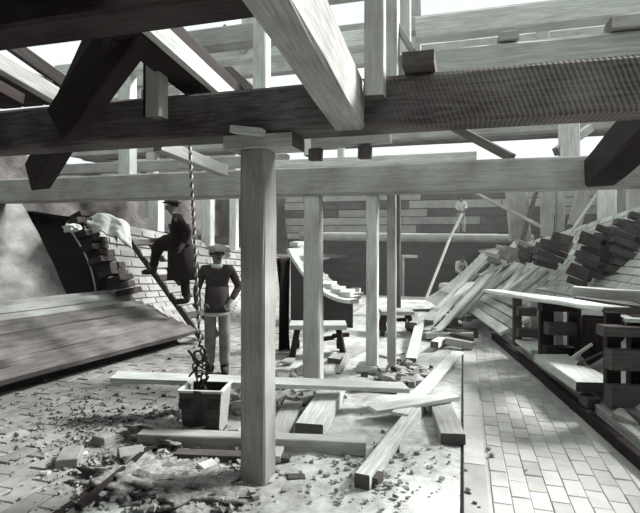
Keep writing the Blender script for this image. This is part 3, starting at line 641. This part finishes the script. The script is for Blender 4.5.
# ---------------------------------------------------------------- work benches
def bench(label, u0, u1, v, D, zt, legs, m='mid', wd=.5):
    a = P(u0, v, D); b = P(u1, v, D); a.z = b.z = zt
    e = empty('work_bench', (a+b)/2-Vector((0, 0, zt))); tag(e, label, 'bench')
    T('bench_top', None, None, a, b, wd, .07, m, parent=e)
    x = (b-a).normalized(); y = Vector((0, 0, 1)).cross(x)
    for s in (.14, .86):
        for q in (-1, 1):
            t = a+(b-a)*s+y*q*wd*.3; f = t+y*q*.1+x*(-.08 if s < .5 else .08); f.z = .0
            T('leg', None, None, t-Vector((0, 0, .04)), f, .08, .08, legs, parent=e, up=(0, -1, 0))
        T('stretcher', None, None, a+(b-a)*s-y*wd*.3-Vector((0, 0, .3)), a+(b-a)*s+y*wd*.3-Vector((0, 0, .3)), .05, .1, legs, parent=e)
    return e
bench('low trestle bench behind the middle post', 290, 346, 343, 7.9, .46, 'dark', 'pale', .45)
bench('black legged work bench with tools right of centre post', 380, 412, 325, 9.6, .42, 'dark', 'mid', .5)
for (u, v, D, l, lb, m) in ((388, 321, 9.6, .2, 'wooden mallet-like block on the right bench', 'brown'), (398, 320, 9.55, .25, 'dark tool lying on the right bench', 'dark'), (405, 321, 9.6, .15, 'small pale offcut on the right bench', 'mid'), (333, 336, 7.9, .25, 'dark tool bag on the bench behind middle post', 'dark'), (322, 339, 7.85, .18, 'iron tool on the bench near the middle post', 'iron')):
    T('tool', lb, 'tool', P(u, v, D), P(u, v, D)+Rv*l+Fv*.12, .07, .06, m)
br('bench_prop', 'short board leaning down from the bench behind middle post', P(348, 357, 7.4), P(338, 378, 6.7), .06, .15, 'mid')
# ---------------------------------------------------------------- skip, rope, chain
c = PZ(206, 431, 0); sk = empty('skip_box', c, math.radians(11)); tag(sk, 'iron strapped wooden skip box under the hoisting chain', 'box')
MW = sk.matrix_world.copy() if False else (Matrix.Translation(c) @ Matrix.Rotation(math.radians(11), 4, 'Z'))
def panel(name, pts, th, m):
    bm = bmesh.new(); vs = [bm.verts.new(Vector(p)) for p in pts]; bm.faces.new(vs); bmesh.ops.recalc_face_normals(bm, faces=bm.faces[:]); bmesh.ops.solidify(bm, geom=bm.faces[:], thickness=th)
    return bmobj(name, bm, M[m], sk, MW.copy())
wb, wt, db, dtp, hh = .165, .20, .14, .18, .42
panel('front_panel', [(-wb, -db, .02), (wb, -db, .02), (wt, -dtp, hh), (-wt, -dtp, hh)], .025, 'brown')
panel('back_panel', [(-wb, db, .02), (wb, db, .02), (wt, dtp, hh), (-wt, dtp, hh)], .025, 'dark')
for s in (-1, 1): panel('side_panel', [(s*wb, -db, .02), (s*wb, db, .02), (s*wt, dtp, hh), (s*wt, -dtp, hh)], .025, 'mid')
panel('bottom', [(-wb, -db, .02), (wb, -db, .02), (wb, db, .02), (-wb, db, .02)], .02, 'dark')
for x in (-.02, ): T('iron_strap', None, None, MW @ Vector((x, -db-.02, .02)), MW @ Vector((x, -dtp-.02, hh+.02)), .07, .015, 'iron', parent=sk, up=(0, -1, 0), seg=1, jit=.001)
for x in (-.15, .13):
    for z in (.05, .31): T('corner_iron', None, None, MW @ Vector((x-.04, -db-.022-z*.12, z)), MW @ Vector((x+.06, -db-.022-z*.12, z)), .012, .07, 'iron', parent=sk, seg=1, jit=.001)
T('rim', None, None, MW @ Vector((-wt, -dtp, hh+.01)), MW @ Vector((wt, -dtp, hh+.01)), .035, .02, 'pale', parent=sk)
T('rim', None, None, MW @ Vector((wt, -dtp, hh+.01)), MW @ Vector((wt, dtp, hh+.01)), .03, .02, 'pale', parent=sk)
T('rim', None, None, MW @ Vector((-wt, -dtp, hh+.01)), MW @ Vector((-wt, dtp, hh+.01)), .03, .02, 'pale', parent=sk)
# rope of two laid strands
ra = P(184, 33, 5.0); rb = P(200, 346, 4.95)
re = empty('hoist_rope', rb); tag(re, 'twisted pale hoist rope hanging down to the skip chain', 'rope')
x = (rb-ra).normalized().cross(Vector((0, 1, 0))).normalized(); y = (rb-ra).normalized().cross(x)
for ph in (0, math.pi):
    n = 420; pts = []
    for i in range(n+1):
        a = i*.5+ph; pts.append(ra+(rb-ra)*i/n+x*math.cos(a)*.009+y*math.sin(a)*.009)
    bm = bmesh.new(); tube_bm(bm, pts, .0095, 5); bmobj('strand', bm, M['rope'] if ph else M['brown'], re, smooth=True)
ch = empty('chain_sling', rb-Vector((0, 0, .4))); tag(ch, 'tangled black iron chain and hook above the skip box', 'chain')
def torus(c, rx, rz, r, rot, name='chain_link'):
    bm = bmesh.new(); pts = [Vector((rx*math.cos(a), 0, rz*math.sin(a))) for a in lin(0, 2*math.pi, 14)]
    tube_bm(bm, pts, r, 6, cap=False); bmobj(name, bm, M['iron'], ch, Matrix.Translation(c) @ rot, smooth=True)
hk = bmesh.new(); pts = [rb+Rv*(.055*math.cos(a))+Vector((0, 0, -.08+.08*math.sin(a))) for a in lin(math.radians(110), math.radians(-200), 16)]
tube_bm(hk, pts, [.012+.008*math.sin(i/16*math.pi) for i in range(17)], 8); bmobj('hook', hk, M['iron'], ch, smooth=True)
r4 = random.Random(3)
rt = lambda: Matrix.Rotation(r4.uniform(0, 3), 4, 'Z') @ Matrix.Rotation(r4.uniform(-.8, .8), 4, 'X') @ Matrix.Rotation(r4.uniform(-.8, .8), 4, 'Y')
torus(P(198, 357, 4.9), .05, .06, .012, Matrix.Rotation(YAW, 4, 'Z'), 'ring')
for (u, v) in [(203, 352), (206, 358), (200, 364), (205, 367), (196, 371), (199, 374), (208, 372), (211, 367), (204, 377), (202, 383), (206, 380), (205, 389), (208, 393), (210, 397), (213, 399), (195, 367), (192, 373), (199, 379), (209, 363)]:
    torus(P(u, v, 4.86), .026, .04, .009, rt())
T('toggle_bar', None, None, P(188, 350, 4.85), P(200, 364, 4.85), .02, .02, 'iron', parent=ch, seg=1)
# ---------------------------------------------------------------- people
def skin(name, verts, edges, m, parent=None, mtx=None, sub=2, root=0):
    me = bpy.data.meshes.new(name); me.from_pydata([Vector(v[:3]) for v in verts], edges, [])
    o = bpy.data.objects.new(name, me); C.objects.link(o)
    md = o.modifiers.new('s', 'SKIN'); md.use_smooth_shade = True
    for i, v in enumerate(verts):
        r = v[3]; me.skin_vertices[0].data[i].radius = (r, v[4] if len(v) > 4 else r)
        me.skin_vertices[0].data[i].use_root = (i == root)
    sd = o.modifiers.new('d', 'SUBSURF'); sd.levels = sub; sd.render_levels = sub
    dg_ = bpy.context.evaluated_depsgraph_get(); m2 = bpy.data.meshes.new_from_object(o.evaluated_get(dg_))
    o.modifiers.clear(); o.data = m2; m2.materials.clear(); m2.materials.append(M[m]); bpy.data.meshes.remove(me)
    for p_ in m2.polygons: p_.use_smooth = True
    if mtx is not None: o.matrix_world = mtx
    if parent is not None: o.parent = parent; o.matrix_local = parent.matrix_local.inverted() @ (mtx if mtx is not None else Matrix.Identity(4))
    return o
def rings_mesh(name, rings, m, parent, mtx, n=24, wob=.0, cap=True):
    bm = bmesh.new(); R_ = []
    for i, (cx, cy, cz, rx, ry) in enumerate(rings):
        R_.append([bm.verts.new((cx+math.cos(2*math.pi*k/n)*rx*(1+wob*math.sin(k*2.6+i*.6)), cy+math.sin(2*math.pi*k/n)*ry*(1+wob*math.cos(k*1.9+i*.5)), cz)) for k in range(n)])
    for i in range(len(R_)-1):
        for k in range(n): bm.faces.new((R_[i][k], R_[i][(k+1) % n], R_[i+1][(k+1) % n], R_[i+1][k]))
    if cap: bm.faces.new(R_[0][::-1]); bm.faces.new(R_[-1])
    return bmobj(name, bm, M[m], parent, mtx, smooth=True)
STD = dict(pelvis=(0, 0, .95), waist=(0, 0, 1.1), chest=(0, .01, 1.3), neck=(0, .01, 1.47), head=(0, -.015, 1.60),
    shL=(.18, 0, 1.41), elL=(.25, .03, 1.14), wrL=(.27, -.04, .90), shR=(-.18, 0, 1.41), elR=(-.25, .03, 1.14), wrR=(-.27, -.04, .90),
    hiL=(.09, 0, .91), knL=(.11, -.03, .50), anL=(.12, .02, .09), hiR=(-.09, 0, .91), knR=(-.11, -.03, .50), anR=(-.12, .02, .09))
def human(label, pos, rz, pose, top, legs, hat, coat=None, sc=1.0, toe=(0, -1), face=(0, -1), detail=True):
    J = {k: Vector(v) for k, v in STD.items()}; J.update({k: Vector(v) for k, v in pose.items()})
    root = empty('person', pos, rz); tag(root, label, 'person')
    MX = Matrix.Translation(Vector(pos)) @ Matrix.Rotation(rz, 4, 'Z') @ Matrix.Scale(sc, 4)
    fdir = Vector((face[0], face[1], 0)).normalized(); sd = Vector((-fdir.y, fdir.x, 0))
    V = []; E = []
    def add(p, r, par=None, r2=None):
        V.append((p.x, p.y, p.z, r, r2 or r)); i = len(V)-1
        if par is not None: E.append((par, i))
        return i
    # bare body: one continuous surface
    pe = add(J['pelvis'], .12); wa = add(J['waist'], .115, pe); cc = add(J['chest'], .13, wa); nk = add(J['neck'], .055, cc)
    h = J['head']; h0 = add(h+Vector((0, 0, -.07))+fdir*.02, .060, nk); h1 = add(h, .082, h0); h2 = add(h+Vector((0, 0, .065)), .07, h1)
    for s in 'LR':
        a = add(J['sh'+s], .055, cc); b = add(J['el'+s], .042, a); w_ = add(J['wr'+s], .027, b)
        d = (J['wr'+s]-J['el'+s]).normalized(); side = d.cross(fdir); side = side.normalized() if side.length > .1 else sd
        pm = add(J['wr'+s]+d*.06, .026, w_)
        if detail:
            for k in range(4):
                kn = add(J['wr'+s]+d*.095+side*(k-1.5)*.020, .0095, pm)
                k2 = add(J['wr'+s]+d*(.125-.004*abs(k-1.3))+side*(k-1.5)*.022+fdir*.008, .0085, kn)
                add(J['wr'+s]+d*(.152-.007*abs(k-1.3))+side*(k-1.5)*.021+fdir*.022, .007, k2)
            t1 = add(J['wr'+s]+d*.05+fdir*.03, .011, w_); add(J['wr'+s]+d*.09+fdir*.045, .009, t1)
        a = add(J['hi'+s], .09, pe); b = add(J['kn'+s], .055, a); c_ = add(J['an'+s], .026, b); add(J['an'+s]+Vector((toe[0]*.12, toe[1]*.12, -.05)), .018, c_)
    body = skin('body', V, E, 'skin', root, MX)
    if detail:     # nose, ears, brow, mouth joined to the body mesh
        bm = bmesh.new(); bm.from_mesh(body.data)
        def blob(c, r, s=(1, 1, 1)):
            g = bmesh.ops.create_icosphere(bm, subdivisions=2, radius=r)
            for v in g['verts']: v.co = Vector((v.co.x*s[0], v.co.y*s[1], v.co.z*s[2]))+c
        blob(h+fdir*.085+Vector((0, 0, -.015)), .016, (1, 1, 1.5)); blob(h+fdir*.07+Vector((0, 0, -.06)), .016, (1.6, .6, .5) if abs(fdir.y) > .7 else (.6, 1.6, .5))
        blob(h+sd*.080, .015, (.6, .8, 1.3)); blob(h-sd*.080, .015, (.6, .8, 1.3)); blob(h+fdir*.068+sd*.03+Vector((0, 0, .012)), .012); blob(h+fdir*.068-sd*.03+Vector((0, 0, .012)), .012)
        bm.to_mesh(body.data); bm.free()
        for p_ in body.data.polygons: p_.use_smooth = True
        for s in (-1, 1): bmobj('eye', (lambda b: (bmesh.ops.create_icosphere(b, subdivisions=1, radius=.007, matrix=Matrix.Translation(h+fdir*.078+sd*s*.03+Vector((0, 0, .012)))), b)[1])(bmesh.new()), M['coat'], root, MX.copy())
        bmobj('moustache', (lambda b: (addbox(b, Matrix.Translation(h+fdir*.088+Vector((0, 0, -.04))), .05 if abs(fdir.y) > .7 else .02, .02 if abs(fdir.y) > .7 else .05, .014), b)[1])(bmesh.new()), M['coat'], root, MX.copy())
    # hair
    bm = bmesh.new(); bmesh.ops.create_uvsphere(bm, u_segments=16, v_segments=10, radius=.1)
    bmesh.ops.delete(bm, geom=[v for v in bm.verts if v.co.z < -.035 or (v.co.dot(fdir) > .045 and v.co.z < .05)], context='VERTS')
    for v in bm.verts: v.co = v.co*1.0+h+Vector((0, 0, .03))-fdir*.012
    bmobj('hair', bm, M['coat'], root, MX.copy(), smooth=True)
    # jacket
    V = []; E = []
    pe = add(J['pelvis']+Vector((0, 0, -.02)), .145 if not coat else .13, None, .115); wa = add(J['waist'], .142, pe, .115); cc = add(J['chest'], .165, wa, .125); add(J['neck']+Vector((0, 0, -.035)), .075, cc)
    for s in 'LR':
        a = add(J['sh'+s], .075, cc); m_ = add(J['sh'+s].lerp(J['el'+s], .5), .062, a); b = add(J['el'+s], .056, m_); add(J['el'+s].lerp(J['wr'+s], .93), .043, b)
    skin('jacket' if not coat else 'coat', V, E, top, root, MX)
    if coat: rings_mesh('coat_skirt', coat, top, root, MX, wob=.06)
    # trousers
    V = []; E = []; pe = add(J['pelvis'], .13, None, .11)
    for s in 'LR':
        a = add(J['hi'+s]+Vector((0, 0, -.03)), .10, pe); m_ = add(J['hi'+s].lerp(J['kn'+s], .5), .085, a); b = add(J['kn'+s], .084, m_); m2 = add(J['kn'+s].lerp(J['an'+s], .5), .080, b); add(J['an'+s]+Vector((0, 0, .02)), .076, m2)
    skin('trousers', V, E, legs, root, MX)
    for s in 'LR':
        a = J['an'+s]; t = Vector((toe[0], toe[1], 0)).normalized()
        skin('boot', [(a.x, a.y, a.z+.10, .066), (a.x-t.x*.02, a.y-t.y*.02, a.z-.035, .062), (a.x+t.x*.09, a.y+t.y*.09, a.z-.04, .058), (a.x+t.x*.19, a.y+t.y*.19, a.z-.05, .045)], [(0, 1), (1, 2), (2, 3)], 'leather', root, MX)
    T2 = MX @ Matrix.Translation(h+Vector((0, 0, .055)))
    if hat == 'cap':
        rings_mesh('cap', [(0, 0, -.02, .098, .105), (0, 0, .015, .115, .125), (-fdir.x*.01, -fdir.y*.01, .05, .12, .13), (0, 0, .075, .09, .1), (0, 0, .085, .03, .03)], 'cap', root, T2)
        rings_mesh('cap_peak', [(fdir.x*.085, fdir.y*.085, -.025, .07, .06), (fdir.x*.09, fdir.y*.09, -.012, .065, .055)], 'coat', root, T2)
    elif hat == 'bowler':
        rings_mesh('bowler_hat', [(0, 0, 0, .15, .17), (0, 0, .012, .15, .17), (0, 0, .014, .1, .115), (0, 0, .07, .1, .11), (0, 0, .11, .07, .08), (0, 0, .125, .02, .02)], 'coat', root, T2)
    else:
        rings_mesh('cap', [(0, 0, -.01, .1, .105), (0, 0, .04, .1, .11), (0, 0, .07, .05, .05)], 'jacket', root, T2)
    return root, MX, J
wp = PZ(217, 373, 0.0)
r1, MX1, J1 = human('worker in pale cap and drab jacket standing behind the skip box', wp, YAW+.25, dict(wrR=(-.25, -.16, .88), elR=(-.27, .0, 1.13), elL=(.30, .04, 1.16), wrL=(.17, -.10, .98), knL=(.10, -.06, .5), anL=(.10, -.04, .09), knR=(-.09, -.02, .5), anR=(-.10, 0.03, .09), head=(0.0, -.03, 1.60)), 'jacket', 'trouser', 'cap', face=(.25, -1))
rings_mesh('neckerchief', [(0, .0, 1.43, .085, .085), (0, -.02, 1.46, .08, .085), (0, 0, 1.49, .07, .07)], 'shirt', r1, MX1)
rings_mesh('jacket_hem', [(0, -.01, .84, .178, .155), (0, -.01, .93, .170, .15), (0, 0, 1.05, .158, .14), (0, 0, 1.18, .150, .13)], 'jacket', r1, MX1, wob=.03)
rings_mesh('shirt_tail', [(0, -.01, .79, .165, .145), (0, -.01, .86, .165, .145)], 'shirt', r1, MX1, wob=.05)
# coated man climbing the ladder: body faces left (-x local)
cp = P(184, 304, 8.7)
r2_, MX2, J2 = human('man in long black coat and bowler hat climbing the ladder', cp, YAW, dict(pelvis=(-.06, 0, .96), waist=(-.06, 0, 1.1), chest=(-.08, 0, 1.3), neck=(-.14, 0, 1.47), head=(-.20, 0, 1.585),
    shL=(-.06, -.19, 1.40), elL=(.15, -.26, 1.17), wrL=(.04, -.2, .97), shR=(-.12, .18, 1.38), elR=(-.22, .22, 1.12), wrR=(-.42, .06, 1.06),
    hiR=(-.09, .09, .92), knR=(-.46, .08, .97), anR=(-.52, .06, .56), hiL=(-.03, -.08, .92), knL=(0.02, -.07, .5), anL=(.05, -.05, .09)), 'coat', 'coat', 'bowler',
    coat=[(-.0, -.01, .40, .26, .2), (-.01, 0, .6, .25, .2), (-.04, 0, .8, .22, .185), (-.06, 0, 1.0, .18, .16), (-.06, 0, 1.15, .16, .15), (-.08, 0, 1.3, .17, .16)], toe=(-1, 0), face=(-1, -.25), sc=1.07)
skin('coat_flap', [(-.1, .02, 1.0, .16), (-.32, .06, 1.0, .15), (-.47, .06, .92, .12), (-.46, .05, .74, .09)], [(0, 1), (1, 2), (2, 3)], 'coat', r2_, MX2)
rings_mesh('collar', [(-.12, 0, 1.44, .065, .07), (-.15, 0, 1.49, .06, .065)], 'shirt', r2_, MX2)
human('small far workman standing on the waling log', P(461, 235, 17.2)+Vector((0, 0, .0)), YAW, dict(elL=(.2, -.12, 1.18), wrL=(.06, -.22, 1.2), elR=(-.22, -.08, 1.16), wrR=(-.1, -.2, 1.1)), 'shirt', 'trouser', 'x', detail=False, sc=.78)
human('small far workman bending in the pit below the log', P(459, 297, 18.6), YAW+.3, dict(chest=(0, -.1, 1.28), neck=(0, -.2, 1.42), head=(0, -.27, 1.5), shL=(.18, -.16, 1.36), shR=(-.18, -.16, 1.36), elL=(.25, -.2, 1.1), wrL=(.12, -.35, .95), elR=(-.25, -.2, 1.1), wrR=(-.12, -.35, .95)), 'shirt', 'jacket', 'x', detail=False, sc=.95)
human('darker far workman beside the one in the pit', P(480, 294, 18.2), YAW-.8, dict(), 'trouser', 'jacket', 'x', detail=False, sc=.8)

# ---------------------------------------------------------------- dust haze hanging in the excavation
bm = bmesh.new(); addbox(bm, Matrix.Translation((-2, 17.5, 3.2)), 34, 22, 8.4)
hz = bmobj('dust_haze', bm, None); tag(hz, None, None, kind='structure')
hm = bpy.data.materials.new('haze'); hm.use_nodes = True; nt = hm.node_tree; nt.nodes.clear()
vo = nt.nodes.new('ShaderNodeVolumeScatter'); vo.inputs['Density'].default_value = .006; vo.inputs['Anisotropy'].default_value = .2
ou = nt.nodes.new('ShaderNodeOutputMaterial'); nt.links.new(vo.outputs[0], ou.inputs['Volume']); hz.data.materials.append(hm)
